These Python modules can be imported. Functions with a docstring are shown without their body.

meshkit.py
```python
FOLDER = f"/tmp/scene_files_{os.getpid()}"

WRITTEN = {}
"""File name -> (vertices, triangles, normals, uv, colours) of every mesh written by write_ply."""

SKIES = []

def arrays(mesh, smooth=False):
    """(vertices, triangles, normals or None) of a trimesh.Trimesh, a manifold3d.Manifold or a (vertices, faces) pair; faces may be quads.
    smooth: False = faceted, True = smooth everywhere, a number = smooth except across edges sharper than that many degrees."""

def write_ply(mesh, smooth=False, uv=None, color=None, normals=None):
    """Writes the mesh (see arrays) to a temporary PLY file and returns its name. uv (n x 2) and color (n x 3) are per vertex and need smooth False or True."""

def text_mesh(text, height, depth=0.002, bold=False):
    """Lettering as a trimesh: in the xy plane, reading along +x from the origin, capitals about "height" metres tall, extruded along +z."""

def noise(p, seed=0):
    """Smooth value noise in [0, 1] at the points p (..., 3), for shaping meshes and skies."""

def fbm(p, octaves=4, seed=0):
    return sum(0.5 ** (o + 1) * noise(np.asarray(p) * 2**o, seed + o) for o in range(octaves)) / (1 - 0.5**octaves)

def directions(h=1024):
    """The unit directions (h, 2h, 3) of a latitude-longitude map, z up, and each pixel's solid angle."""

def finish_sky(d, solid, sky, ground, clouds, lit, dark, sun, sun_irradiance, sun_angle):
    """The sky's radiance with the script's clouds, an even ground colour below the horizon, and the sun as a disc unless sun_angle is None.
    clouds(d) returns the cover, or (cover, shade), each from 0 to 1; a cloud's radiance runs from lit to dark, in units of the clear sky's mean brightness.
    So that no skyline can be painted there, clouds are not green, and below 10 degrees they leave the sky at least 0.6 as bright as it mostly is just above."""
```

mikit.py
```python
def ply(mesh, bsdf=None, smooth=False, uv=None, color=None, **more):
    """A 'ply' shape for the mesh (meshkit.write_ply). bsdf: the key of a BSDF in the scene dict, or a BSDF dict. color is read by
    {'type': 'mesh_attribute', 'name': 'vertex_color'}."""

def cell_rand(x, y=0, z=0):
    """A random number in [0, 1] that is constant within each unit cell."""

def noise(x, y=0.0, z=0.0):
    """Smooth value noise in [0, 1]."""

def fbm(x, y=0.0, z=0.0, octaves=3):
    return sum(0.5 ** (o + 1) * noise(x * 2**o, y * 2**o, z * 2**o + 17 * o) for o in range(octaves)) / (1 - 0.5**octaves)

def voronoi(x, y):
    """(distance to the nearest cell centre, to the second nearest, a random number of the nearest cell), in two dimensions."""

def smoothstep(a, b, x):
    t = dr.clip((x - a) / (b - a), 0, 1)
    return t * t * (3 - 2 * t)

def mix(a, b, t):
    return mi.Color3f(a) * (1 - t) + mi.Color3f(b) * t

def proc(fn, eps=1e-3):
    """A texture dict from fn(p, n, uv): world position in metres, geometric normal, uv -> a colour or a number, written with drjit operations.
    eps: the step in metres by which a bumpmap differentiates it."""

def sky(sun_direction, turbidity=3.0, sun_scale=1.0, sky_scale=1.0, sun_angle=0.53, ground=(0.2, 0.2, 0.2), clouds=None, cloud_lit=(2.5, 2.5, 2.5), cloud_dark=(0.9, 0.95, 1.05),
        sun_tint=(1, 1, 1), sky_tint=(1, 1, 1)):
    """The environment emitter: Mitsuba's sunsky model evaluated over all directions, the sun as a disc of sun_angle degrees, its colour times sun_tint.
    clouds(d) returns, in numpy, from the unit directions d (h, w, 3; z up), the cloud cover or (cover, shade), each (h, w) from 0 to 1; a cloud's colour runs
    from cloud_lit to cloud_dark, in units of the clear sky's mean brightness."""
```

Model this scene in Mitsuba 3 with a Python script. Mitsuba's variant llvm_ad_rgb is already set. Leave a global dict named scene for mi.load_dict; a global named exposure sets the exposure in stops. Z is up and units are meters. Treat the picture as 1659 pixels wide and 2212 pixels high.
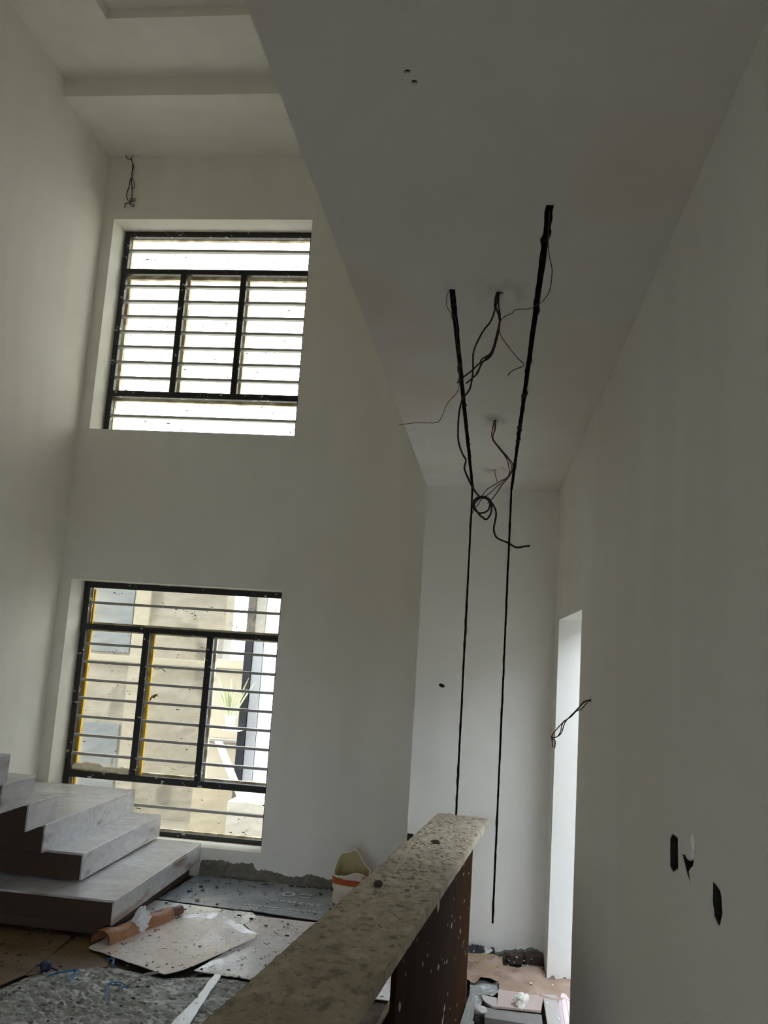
import math, random
import numpy as np, trimesh, manifold3d as m3, shapely
import shapely.geometry as sg
import mitsuba as mi, drjit as dr, mikit, meshkit
from mikit import noise, fbm, voronoi, smoothstep, mix, proc
T = mi.ScalarTransform4f
random.seed(7); rng = np.random.default_rng(7)

# ------------------------------------------------------------------ camera, sky, exposure
scene, labels = {}, {}
EYE = np.array([0, 0, 1.78])
YAW, PITCH, ROLL, FPX = math.radians(-7.3174), math.radians(8.5428), math.radians(3.7379), 1900.66
fwd = np.array([math.sin(YAW) * math.cos(PITCH), math.cos(YAW) * math.cos(PITCH), math.sin(PITCH)])
rgt = np.array([math.cos(YAW), -math.sin(YAW), 0]); upv = np.cross(rgt, fwd)
UP = -math.sin(ROLL) * rgt + math.cos(ROLL) * upv
scene['camera'] = {'type': 'perspective', 'fov': math.degrees(2 * math.atan(829.5 / FPX)), 'fov_axis': 'x', 'near_clip': 0.05,
                   'to_world': T().look_at(origin=EYE.tolist(), target=(EYE + fwd).tolist(), up=UP.tolist())}
def overcast(d):
    n = meshkit.fbm(d * 2.2, 3, seed=3)
    return np.ones(d.shape[:2]), np.clip((n - .35) * .9, 0, 1) * .35
scene['sky'] = mikit.sky([0.4, 0.5, 0.75], turbidity=5, sun_scale=0.0, sky_scale=1.0, ground=(.3, .29, .27), clouds=overcast,
                         cloud_lit=(.90, 1.0, 1.13), cloud_dark=(.74, .83, .96))
exposure = 5.72

# ------------------------------------------------------------------ room measures (metres)
XL, XR, YB, YC, XC, ZS, ZT, ZB, YBM = -3.406, 0.392, 6.639, 5.535, -0.443, 2.80, 5.892, 5.745, 5.802
YREAR, YOUT = -3.2, 7.0
WX0, WX1 = -3.31, -1.60                       # window openings
WZ = {1: (3.36, 5.18), 2: (0.205, 2.137)}     # window_1 upper, window_2 lower
DY0, DY1, DZ = 3.932, 5.213, 1.986            # opening in the right wall

# ------------------------------------------------------------------ materials
def rgb(*c): return {'type': 'rgb', 'value': list(c)}
def two(b): return {'type': 'twosided', 'bsdf': b}
def mat(name, d): scene['mat_' + name] = d; return name
def pr(base, rough=.6, **k):
    return two({'type': 'principled', 'base_color': base if isinstance(base, dict) else rgb(*base), 'roughness': rough, **k})

def f_putty(p, n, uv):
    a = fbm(p.x * 1.3, p.y * 1.3, p.z * .9, 2)
    s = noise(p.x * 9 + 3 + 2 * a, p.y * 9 + 2 * a, p.z * .9)
    v = .85 + .05 * (a - .5) + .045 * (s - .5)
    return mix((1.0, .975, .895), (1.0, .985, .93), smoothstep(.35, .65, a)) * v
HOLES = [(-.018, 2.43), (-.021, 3.855), (-.016, 4.945), (-.194, 1.436), (-.184, 1.466)]
def f_slab(p, n, uv):
    c = f_putty(p, n, uv)
    s = mi.Float(0)
    for hx, hy in HOLES[:3]:
        d = dr.sqrt(dr.square((p.x - hx) * 1.5) + dr.square(p.y - hy))
        s = dr.maximum(s, (1 - smoothstep(.0, .16, d)) * 1.0)
    st = smoothstep(.58, .8, fbm(p.x * 2.2 + 5, p.y * 1.6, 3, 2))
    s = s * smoothstep(.3, .75, fbm(p.x * 22, p.y * 9, 1, 2))
    return c * (1 - .45 * s) * mix((1, 1, 1), (.97, .90, .85), st * .8)
def bumpy(b, fn, sc, eps=2e-3): return {'type': 'bumpmap', 'arbitrary': proc(fn, eps), 'scale': sc, 'bsdf': b}
mat('putty', two({'type': 'diffuse', 'reflectance': proc(f_putty)}))
mat('putty_slab', two({'type': 'diffuse', 'reflectance': proc(f_slab)}))

def f_cement(p, n, uv):
    a = fbm(p.x * 14, p.y * 14, p.z * 14, 4); b = fbm(p.x * 60, p.y * 60, p.z * 60, 2)
    return mix((.10, .095, .08), (.24, .22, .18), a) * (.75 + .5 * b)
mat('raw_cement', pr(proc(f_cement), .95))
def f_floor(p, n, uv):
    a = fbm(p.x * 6, p.y * 6, 0, 4); b = fbm(p.x * 70, p.y * 70, 0, 2)
    return mix((.035, .030, .026), (.14, .10, .065), smoothstep(.35, .75, a)) * (.6 + .8 * b)
mat('dark_floor', pr(proc(f_floor), .45))
def f_stone(p, n, uv):
    w = fbm(p.x * 2.5, p.y * 2.5, p.z * 2.5, 3)
    v = fbm(p.x * 3 + 4 * w, p.y * 7 + 3 * w, p.z * 12 + 2 * w, 4)
    vein = smoothstep(.0, .06, dr.abs(v - .5))
    c = mix((.46, .46, .475), (.60, .60, .615), v) * (.94 + .06 * vein)
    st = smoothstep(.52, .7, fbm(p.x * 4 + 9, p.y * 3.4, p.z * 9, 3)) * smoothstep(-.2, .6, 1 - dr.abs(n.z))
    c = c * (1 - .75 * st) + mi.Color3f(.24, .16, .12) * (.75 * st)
    d = fbm(p.x * 30, p.y * 30, p.z * 30, 3)
    return c * (.85 + .3 * d)
mat('stair_stone', pr(proc(f_stone), .32, specular=.5))
mat('stair_end_shade', pr((.055, .034, .023), .4))  # brown end stone, with the shade on end faces put into its colour
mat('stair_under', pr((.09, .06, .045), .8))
def f_steel(p, n, uv):
    s = smoothstep(.73, .78, noise(p.x * 60, p.y * 60, p.z * 60) * .55 + .45 * noise(p.x * 23, p.y * 23, p.z * 23))
    return mix((.010, .010, .010), (.45, .43, .38), s)
mat('black_steel', pr(proc(f_steel), .42))
mat('bar_steel', pr((.34, .33, .31), .35, specular=.6))
def f_cream(p, n, uv):
    a = fbm(p.x * 12, p.y * 12, p.z * 12, 3)
    return mix((.34, .27, .15), (.72, .66, .48), smoothstep(.3, .6, a))
mat('cream_wood', pr(proc(f_cream), .6))
mat('yellow_tape', pr((.80, .50, .02), .5))
def f_black(p, n, uv):
    s = smoothstep(.62, .72, fbm(p.x * 60, p.y * 40, p.z * 40, 3))
    return mix((.003, .003, .003), (.030, .028, .024), s)
mat('black_conduit', pr(proc(f_black), .95, specular=.05))
mat('wire_black', pr((.010, .010, .010), .45))
mat('wire_red', pr((.16, .02, .02), .5))
mat('wire_brown', pr((.10, .045, .03), .6))
mat('wire_grey', pr((.10, .10, .10), .5))
# dusty translucent plastic films: the lower one is much dirtier
def f_specks(p):
    return smoothstep(.83, .86, noise(p.x * 85, 2, p.z * 85) * .6 + .4 * noise(p.x * 19, 2, p.z * 19))
def f_crease(p):
    w = fbm(p.x * 2.4 + p.z * 4.2, 1, p.z * 7.5 - p.x * 1.7, 2)
    return smoothstep(.455, .5, w) * smoothstep(.545, .5, w)
def film_weight(base, var, cr):
    def f(p, n, uv):
        a = noise(p.x * 3.1, p.y * 2, p.z * 3.1)
        return dr.clip(base + var * (a - .5) + cr * f_crease(p) + .6 * f_specks(p), 0, 1)
    return f
def film_col(c):
    def f(p, n, uv): return mix(c, (.05, .04, .03), f_specks(p))
    return f
def film_mat(name, w, c, tint, dt):
    mat(name, {'type': 'blendbsdf', 'weight': proc(w),
        'a': {'type': 'thindielectric', 'int_ior': 1.3, 'specular_transmittance': rgb(*tint)},
        'b': {'type': 'principledthin', 'base_color': proc(film_col(c)), 'roughness': .5, 'diff_trans': dt, 'spec_trans': 0.0}})
film_mat('film_upper', film_weight(.66, .15, .10), (.86, .80, .64), (.98, .90, .74), 1.3)
film_mat('film_lower', film_weight(.33, .30, .07), (.52, .465, .35), (.94, .89, .76), .80)
mat('white_plastic', {'type': 'principledthin', 'base_color': rgb(.80, .76, .66), 'roughness': .35, 'diff_trans': .7, 'spec_trans': 0.0})
def f_mud(p, n, uv):
    a = fbm(p.x * 5, p.y * 3, p.z * 5, 4); b = fbm(p.x * 45, p.y * 30, p.z * 45, 3)
    c = mix((.33, .288, .212), (.455, .41, .32), smoothstep(.25, .75, a * .7 + b * .3))
    l = smoothstep(.50, .75, fbm(p.x * 34 + 4, p.y * 20, 5, 4))
    d = smoothstep(.52, .80, fbm(p.x * 42 + 9, p.y * 30, 2, 4))
    return c * (1 - .38 * d) * (1 + .16 * l)
mat('muddy_plank', two(bumpy({'type': 'principled', 'base_color': proc(f_mud), 'roughness': .95, 'specular': .1}, lambda p, n, uv: fbm(p.x * 60, p.y * 60, p.z * 60, 3), .006)))
def f_brownply(p, n, uv):
    a = fbm(p.x * 3, p.y * 3, p.z * 2, 3); b = fbm(p.x * 30, p.y * 18, p.z * 4, 3)
    c = mix((.016, .007, .0025), (.044, .018, .006), a) * (.7 + .6 * b)
    s = mi.Float(0)
    for k, (ky, kz, cut) in enumerate(((7, 11, .80), (13, 24, .84), (5, 5, .90))):
        f1, f2, r = voronoi(p.y * ky + 3.7 * k + .6 * noise(p.z * 6, 1), p.z * kz + 1.3 * k)
        s = dr.maximum(s, (1 - smoothstep(.05 + .10 * (r - cut), .10 + .25 * (r - cut), f1 + .12 * (noise(p.y * 90, p.z * 40) - .5))) * smoothstep(cut, cut + .01, r))
    return c * (1 - s) + mi.Color3f(.46, .42, .34) * s
mat('brown_ply', pr(proc(f_brownply), .8, specular=.04))
mat('ply_edge', pr((.36, .32, .26), .8))
def f_greywood(p, n, uv):
    a = fbm(p.x * 50, p.y * 6, p.z * 50, 4); b = fbm(p.x * 8, p.y * 8, p.z * 8, 3)
    return mix((.10, .10, .095), (.42, .41, .38), a * .5 + b * .5)
mat('grey_wood', pr(proc(f_greywood), .85))
def dirt(p, k=1.0):
    return smoothstep(.78, .82, noise(p.x * 95, p.y * 70, 4) * .55 + noise(p.x * 24, p.y * 17, 4) * .45) * k
def sheet_col(a, b):
    def f(p, n, uv):
        v = fbm(p.x * 4, p.y * 7, 1, 3); w = fbm(p.x * 40, p.y * 60, 1, 2)
        return mix(a, b, v) * (.85 + .3 * w) * (1 - .8 * dirt(p))
    return f
mat('pink_card', pr(proc(sheet_col((.62, .56, .54), (.78, .73, .71))), .22, specular=.8))
mat('grey_card', pr(proc(sheet_col((.62, .61, .61), (.78, .77, .76))), .20, specular=.8))
mat('glossy_sheet', pr(proc(sheet_col((.68, .69, .70), (.84, .85, .86))), .13, specular=1.0))
mat('navy_board', pr(proc(sheet_col((.20, .225, .255), (.34, .37, .40))), .18, specular=1.0))
mat('board_print', pr((.62, .64, .66), .4))
mat('brown_paper', pr(proc(lambda p, n, uv: mix((.27, .175, .12), (.46, .34, .27), fbm(p.x * 9, p.y * 9, 1, 4))), .75))
mat('tan_paper', pr(proc(sheet_col((.34, .26, .15), (.46, .37, .23))), .7))
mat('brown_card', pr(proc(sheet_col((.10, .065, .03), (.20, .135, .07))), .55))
mat('orange_card', pr(proc(sheet_col((.36, .17, .085), (.46, .24, .13))), .6))
mat('card_tube', pr((.16, .08, .05), .6))
def f_crump(p, n, uv):
    a = fbm(p.x * 6, p.y * 6, p.z * 20, 4); b = fbm(p.x * 35, p.y * 35, p.z * 35, 3)
    w = fbm(p.x * 5, p.y * 5, 3, 2) * 2
    fl = smoothstep(.56, .70, fbm(p.x * 22 + w, p.y * 60 + 2 * w, 2, 3)); fd = smoothstep(.60, .72, fbm(p.x * 20 + 7 + w, p.y * 55 + w, 8, 3))
    c = mix((.22, .215, .185), (.50, .52, .51), a * .6 + b * .4)
    return (c * (1 - .55 * fd)) * (1 - fl * .5) + mi.Color3f(.66, .70, .71) * (fl * .5)
mat('crumpled_film', two(bumpy({'type': 'principled', 'base_color': proc(f_crump), 'roughness': .36, 'specular': .45}, lambda p, n, uv: 1 - dr.abs(fbm(p.x * 28, p.y * 75, p.z * 28, 3) * 2 - 1), .006)))
mat('silver_tape', pr((.80, .82, .84), .3, specular=.7))
mat('white_paper', pr((.78, .79, .80), .55))
mat('plaster_white', pr((.82, .80, .72), .8))
mat('wrapper_print', pr(proc(lambda p, n, uv: mix((.02, .022, .028), (.62, .62, .60), smoothstep(.60, .64, fbm(p.x * 26, p.y * 20, p.z * 30, 3)))), .4))
mat('blue_twine', pr((.03, .16, .34), .45))
mat('dark_twine', pr((.02, .03, .07), .6))
mat('pink_tile', pr((.50, .40, .36), .4))
mat('grey_tile', pr((.46, .43, .40), .45))
mat('slab_grey', pr((.22, .21, .19), .85))
mat('dark_soil', pr((.04, .034, .028), .85))
mat('recess_shade', pr((.018, .015, .012), .9))  # near-black hole fill, the shade inside recesses put into the colour
mat('brick_dark', pr((.085, .06, .05), .85))
mat('rubble', pr(proc(lambda p, n, uv: mix((.03, .028, .024), (.30, .29, .26), smoothstep(.45, .75, fbm(p.x * 12, p.y * 12, p.z * 12, 3)))), .9))
mat('mud_crumb', pr((.33, .29, .22), .95))
mat('stone_brown', pr((.075, .055, .04), .85))
def f_pinkbag(p, n, uv):
    line = lambda v, c, w: 1 - smoothstep(w, w + .0012, dr.abs(v - c))
    u = p.x - .462 + .012 * (4.97 - p.y) / .52
    s = dr.maximum(dr.maximum(line(u, -.020, .0014), line(u, .006, .0014)), dr.maximum(line(p.y, 4.90, .003), line(u, .022, .001)))
    return mix((.80, .70, .70), (.62, .24, .30), s * .75)
mat('pink_bag', pr(proc(f_pinkbag), .4))
def f_bagout(p, n, uv):
    z = p.z + .06 * (p.x + .9) + .012 * fbm(p.x * 20, p.y * 20, 0, 2)
    band = smoothstep(.150, .156, z) * (1 - smoothstep(.192, .198, z))
    pink = smoothstep(-.80, -.775, p.x) * .75
    c = mix((.62, .56, .44), (.72, .66, .56), fbm(p.x * 9, p.y * 9, p.z * 9, 3))
    c = c * (1 - pink) + mi.Color3f(.62, .28, .26) * pink
    return c * (1 - band) + mi.Color3f(.42, .075, .02) * band
mat('sack', {'type': 'twosided', 'a': {'type': 'principled', 'base_color': proc(f_bagout), 'roughness': .5},
             'b': {'type': 'principled', 'base_color': rgb(.46, .41, .23), 'roughness': .65}})
def f_outwall(p, n, uv):
    a = fbm(p.x * 1.2, p.y, p.z * 1.8, 4); b = fbm(p.x * 9, p.y, p.z * 5, 3)
    s = smoothstep(.60, .75, fbm(p.x * 3.2 + 7, 2, p.z * 1.4, 3))
    return mix((.17, .155, .125), (.30, .27, .215), a * .7 + b * .3) * (1 - .55 * s)
mat('house_wall', pr(proc(f_outwall), .9))
mat('house_shutter', pr((.10, .125, .15), .5))
mat('house_trim', pr((.30, .27, .21), .8))
mat('cream_paint', pr((.50, .43, .30), .8))
mat('white_paint', pr((.84, .84, .84), .6))
mat('post_black', pr((.012, .012, .014), .5))
mat('post_grey', pr((.33, .33, .325), .8))
mat('ground_light', pr((.55, .53, .495), .9))
mat('ground_paved', pr((.18, .163, .135), .85))
mat('leaf', {'type': 'principledthin', 'base_color': rgb(.42, .46, .24), 'roughness': .5, 'diff_trans': .7})
mat('leaf_pale', {'type': 'principledthin', 'base_color': rgb(.72, .70, .48), 'roughness': .5, 'diff_trans': .7})

# ------------------------------------------------------------------ helpers
def num(key):
    if key not in scene and not any(k.startswith(key + '__') for k in scene) and key not in labels: return key
    i = 1
    while f'{key}_{i:03d}' in scene or f'{key}_{i:03d}' in labels or any(k.startswith(f'{key}_{i:03d}__') for k in scene): i += 1
    return f'{key}_{i:03d}'
def obj(name, mesh, m, parent=None, smooth=False, label=None, kind=None, **k):
    key = num((parent + '__' if parent else '') + name)
    scene[key] = mikit.ply(mesh, 'mat_' + m, smooth=smooth, **k)
    if label or kind:
        labels[key] = {}
        if label: labels[key]['label'] = label
        if kind: labels[key]['kind'] = kind
    return key
def thing(name, label, cat, group=None):
    key = num(name); labels[key] = {'label': label, 'category': cat}
    if group: labels[key]['group'] = group
    return key
def one(name, mesh, m, label, cat, smooth=False, group=None, kind=None):
    key = num(name); scene[key] = mikit.ply(mesh, 'mat_' + m, smooth=smooth)
    labels[key] = {'label': label, 'category': cat}
    if group: labels[key]['group'] = group
    if kind: labels[key]['kind'] = kind
    return key
def mbox(x0, x1, y0, y1, z0, z1): return m3.Manifold.cube([x1 - x0, y1 - y0, z1 - z0]).translate([x0, y0, z0])
def cbox(x0, x1, y0, y1, z0, z1, c=.004):
    """a box with chamfered edges"""
    pts = []
    for sx in (0, 1):
        for sy in (0, 1):
            for sz in (0, 1):
                X = (x0, x1)[sx]; Y = (y0, y1)[sy]; Z = (z0, z1)[sz]
                dx, dy, dz = (c, -c)[sx], (c, -c)[sy], (c, -c)[sz]
                pts += [[X + dx, Y + dy, Z], [X + dx, Y, Z + dz], [X, Y + dy, Z + dz]]
    return m3.Manifold.hull_points(np.array(pts, float))
def poly_prism(pts, axis, a, b):
    """prism over a polygon: axis 'x' takes (y, z), 'y' takes (x, z), 'z' takes (x, y); from a to b along the axis"""
    g = sg.Polygon(pts).buffer(0)
    m = trimesh.creation.extrude_polygon(g, b - a, engine='earcut'); v = m.vertices.copy()
    if axis == 'z': w = np.c_[v[:, 0], v[:, 1], v[:, 2] + a]; f = m.faces
    elif axis == 'y': w = np.c_[v[:, 0], v[:, 2] + a, v[:, 1]]; f = m.faces[:, ::-1]
    else: w = np.c_[v[:, 2] + a, v[:, 0], v[:, 1]]; f = m.faces
    return trimesh.Trimesh(w, f, process=True)
def man(tm): return m3.Manifold(m3.Mesh(np.asarray(tm.vertices, np.float32), np.asarray(tm.faces, np.uint32)))
def tri(m):
    q = m.to_mesh(); return trimesh.Trimesh(q.vert_properties[:, :3].astype(float), q.tri_verts, process=False)
def cat(ms): return trimesh.util.concatenate([tri(m) if hasattr(m, 'to_mesh') else m for m in ms])
def spline(p, n=8):
    p = np.asarray(p, float); q = np.vstack([2 * p[0] - p[1], p, 2 * p[-1] - p[-2]]); out = []
    for i in range(1, len(q) - 2):
        a, b, c, d = q[i - 1:i + 3]
        for t in np.arange(n) / n:
            out.append(.5 * (2 * b + (c - a) * t + (2 * a - 5 * b + 4 * c - d) * t * t + (3 * b - a - 3 * c + d) * t ** 3))
    out.append(p[-1]); return np.array(out)
def tube(p, r, sides=7, n=6):
    p = spline(p, n) if n else np.asarray(p, float)
    t = np.gradient(p, axis=0); t /= np.linalg.norm(t, axis=1, keepdims=True) + 1e-12
    a = np.cross(t[0], [.3, .9, .2]); a /= np.linalg.norm(a); rings = []
    rr = np.broadcast_to(r, (len(p),))
    for i in range(len(p)):
        a = a - t[i] * (a @ t[i]); a /= np.linalg.norm(a) + 1e-12; b = np.cross(t[i], a)
        an = np.arange(sides) * 2 * np.pi / sides
        rings.append(p[i] + rr[i] * (np.cos(an)[:, None] * a + np.sin(an)[:, None] * b))
    v = np.vstack(rings + [p[:1], p[-1:]]); f = []
    for i in range(len(p) - 1):
        for j in range(sides):
            k = (j + 1) % sides
            f += [[i * sides + j, i * sides + k, (i + 1) * sides + k], [i * sides + j, (i + 1) * sides + k, (i + 1) * sides + j]]
    N = len(p) * sides
    for j in range(sides):
        k = (j + 1) % sides; f += [[N, k, j], [N + 1, N - sides + j, N - sides + k]]
    return trimesh.Trimesh(v, f, process=False)
def ragged(x0, x1, ya, yb, amp, step):
    """outline of a long slot with broken edges, in the plane (x, y)"""
    n = max(4, int((yb - ya) / step)); ys = np.linspace(ya, yb, n)
    j = lambda: np.where(rng.random(n) < .22, rng.random(n), rng.random(n) * .25) * amp
    return list(zip(x0 - j(), ys)) + list(zip((x1 + j())[::-1], ys[::-1]))
def lump(center, size, seed, sub=2, amp=.35):
    m = trimesh.creation.icosphere(sub); v = m.vertices
    s = 1 + amp * (meshkit.fbm(v * 1.7 + seed * 7.3, 3, seed) - .5) * 2
    return trimesh.Trimesh(v * s[:, None] * np.asarray(size) + center, m.faces, process=False)
def clip_grid(poly, step):
    """triangulated interior of a polygon with points about every step metres (for sheets)"""
    g = sg.Polygon(poly).buffer(0); x0, y0, x1, y1 = g.bounds
    b = g.exterior.segmentize(step); bp = np.array(b.coords)[:-1]
    nx, ny = max(2, int((x1 - x0) / step)), max(2, int((y1 - y0) / step))
    gx, gy = np.meshgrid(np.linspace(x0, x1, nx), np.linspace(y0, y1, ny)); pts = np.c_[gx.ravel(), gy.ravel()]
    pts = pts + (rng.random(pts.shape) - .5) * step * .3
    ok = shapely.contains_xy(g.buffer(-step * .45), pts[:, 0], pts[:, 1]); pts = np.vstack([bp, pts[ok]])
    from scipy.spatial import Delaunay
    d = Delaunay(pts).simplices; c = pts[d].mean(1); keep = shapely.contains_xy(g, c[:, 0], c[:, 1]); d = d[keep]
    a = pts[d]; area = np.cross(a[:, 1] - a[:, 0], a[:, 2] - a[:, 0]); d[area < 0] = d[area < 0][:, ::-1]; d = d[np.abs(area) > 1e-9]
    return pts, d, g
def sheet(poly, z, thick=.004, step=.05, wave=.004, lift=.012, seed=0, rag=.004):
    """a sheet lying on the floor: slightly wavy, edges a little lifted, with thickness"""
    g0 = sg.Polygon(poly).exterior.segmentize(.06); q = np.array(g0.coords)[:-1]
    q = q + (np.random.default_rng(seed).random(q.shape) - .5) * 2 * rag
    pts, f, g = clip_grid(q, step)
    de = np.array([g.exterior.distance(sg.Point(*p)) for p in pts])
    h = z + wave * 2 * meshkit.fbm(np.c_[pts * 2.6, np.full(len(pts), seed * 3.1)], 3, seed)
    h += lift * np.exp(-de / .045) * np.clip(meshkit.noise(np.c_[pts * 2.2, np.full(len(pts), seed + .5)], seed + 9) * 1.8 - .5, 0, 1)
    n = len(pts); top = np.c_[pts, h + thick]; bot = np.c_[pts, h]
    e = np.vstack([f[:, [0, 1]], f[:, [1, 2]], f[:, [2, 0]]]); es = {tuple(x) for x in e.tolist()}
    side = [t for a, b in es if (b, a) not in es for t in ([a, a + n, b + n], [a, b + n, b])]
    side = [[t[0], t[2], t[1]] if 0 else t for t in side]
    fx = np.vstack([f, f[:, ::-1] + n, [[x if x < n else x for x in t[::-1]] for t in side]])
    return trimesh.Trimesh(np.vstack([top, bot]), fx, process=False)

# ------------------------------------------------------------------ the setting
obj('floor', cat([mbox(XL - .3, XR + .23, YREAR - .2, YOUT, -.12, 0)]), 'dark_floor', kind='structure', label='dark dusty floor of the stair hall, mostly covered by sheets')
wb = mbox(XL - .3, XR + .23, YB, YOUT, 0, ZT + .4)
for k in (1, 2): wb -= mbox(WX0, WX1, YB - .1, YOUT + .1, *WZ[k])
obj('wall_back', wb, 'putty', kind='structure', label='tall putty-finished wall with two barred windows one above the other')
obj('wall_left', mbox(XL - .3, XL, YREAR - .2, YB, 0, ZT + .4), 'putty', kind='structure', label='plain tall putty wall at the left behind the stair')
wr = mbox(XR, XR + .23, YREAR - .2, YB, 0, ZT + .4) - mbox(XR - .1, XR + .4, DY0, DY1, -.1, DZ)
H1 = [(1.96, 1.432), (1.94, 1.434), (1.904, 1.435), (1.898, 1.40), (1.896, 1.37), (1.91, 1.374), (1.924, 1.366), (1.948, 1.359), (1.981, 1.363), (1.985, 1.39), (1.985, 1.416)]
H2 = [(1.866, 1.412), (1.83, 1.418), (1.757, 1.431), (1.764, 1.42), (1.767, 1.412), (1.785, 1.405), (1.803, 1.394), (1.78, 1.37), (1.80, 1.379), (1.825, 1.387), (1.845, 1.40)]
H3 = [(1.627, 1.42), (1.60, 1.421), (1.573, 1.418), (1.563, 1.41), (1.561, 1.398), (1.557, 1.388), (1.564, 1.377), (1.572, 1.365), (1.584, 1.360), (1.613, 1.367), (1.622, 1.38), (1.627, 1.386)]
for h in (H1, H2, H3): wr -= man(poly_prism(h, 'x', XR - .02, XR + .09))
wr -= man(trimesh.creation.cylinder(.016, .2, sections=9, transform=trimesh.transformations.rotation_matrix(math.pi / 2, [0, 1, 0]))).translate([XR, 3.50, 1.622])
obj('wall_right', wr, 'putty', kind='structure', label='grey putty wall at the right with a tall opening and chipped holes')
for h in (H1, H2, H3):      # dark lining in each chipped hole, its shade put into the colour
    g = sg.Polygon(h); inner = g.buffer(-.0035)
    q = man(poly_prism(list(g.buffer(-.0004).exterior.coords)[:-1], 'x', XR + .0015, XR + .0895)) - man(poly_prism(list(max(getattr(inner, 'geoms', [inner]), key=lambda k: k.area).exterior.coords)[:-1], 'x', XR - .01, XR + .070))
    obj('broken_masonry', q, 'recess_shade', 'wall_right', label='dark lining of the chipped hole, shade put into its colour')
obj('plaster_lump', cat([lump([XR + .001, 1.80, 1.437], [.008, .035, .022], 3), lump([XR - .001, 1.775, 1.450], [.005, .014, .018], 5)]), 'putty', 'wall_right', smooth=True, label='raised dab of plaster above the broken hole')
pier = mbox(XC, XR, YC, YB, 0, ZS)
slab = mbox(XC, XR, YREAR, YB, ZS, ZS + .2)
G1X, G2X, GW = -.154, .0915, .0075
for gx, y0, z1 in ((G1X, 2.405, .35), (G2X, 1.917, .199)):
    slab -= man(poly_prism(ragged(np.full(1, gx - GW)[0], gx + GW, y0, YC + .015, .007, .035), 'z', ZS - .02, ZS + .022))
    pier -= man(poly_prism(ragged(gx - GW * .68, gx + GW * .68, z1, ZS + .01, .006, .035), 'y', YC - .02, YC + .022))
pier -= man(poly_prism([(-.302, 1.562), (-.285, 1.566), (-.268, 1.558), (-.262, 1.545), (-.28, 1.540), (-.297, 1.548)], 'y', YC - .02, YC + .08))
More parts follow.
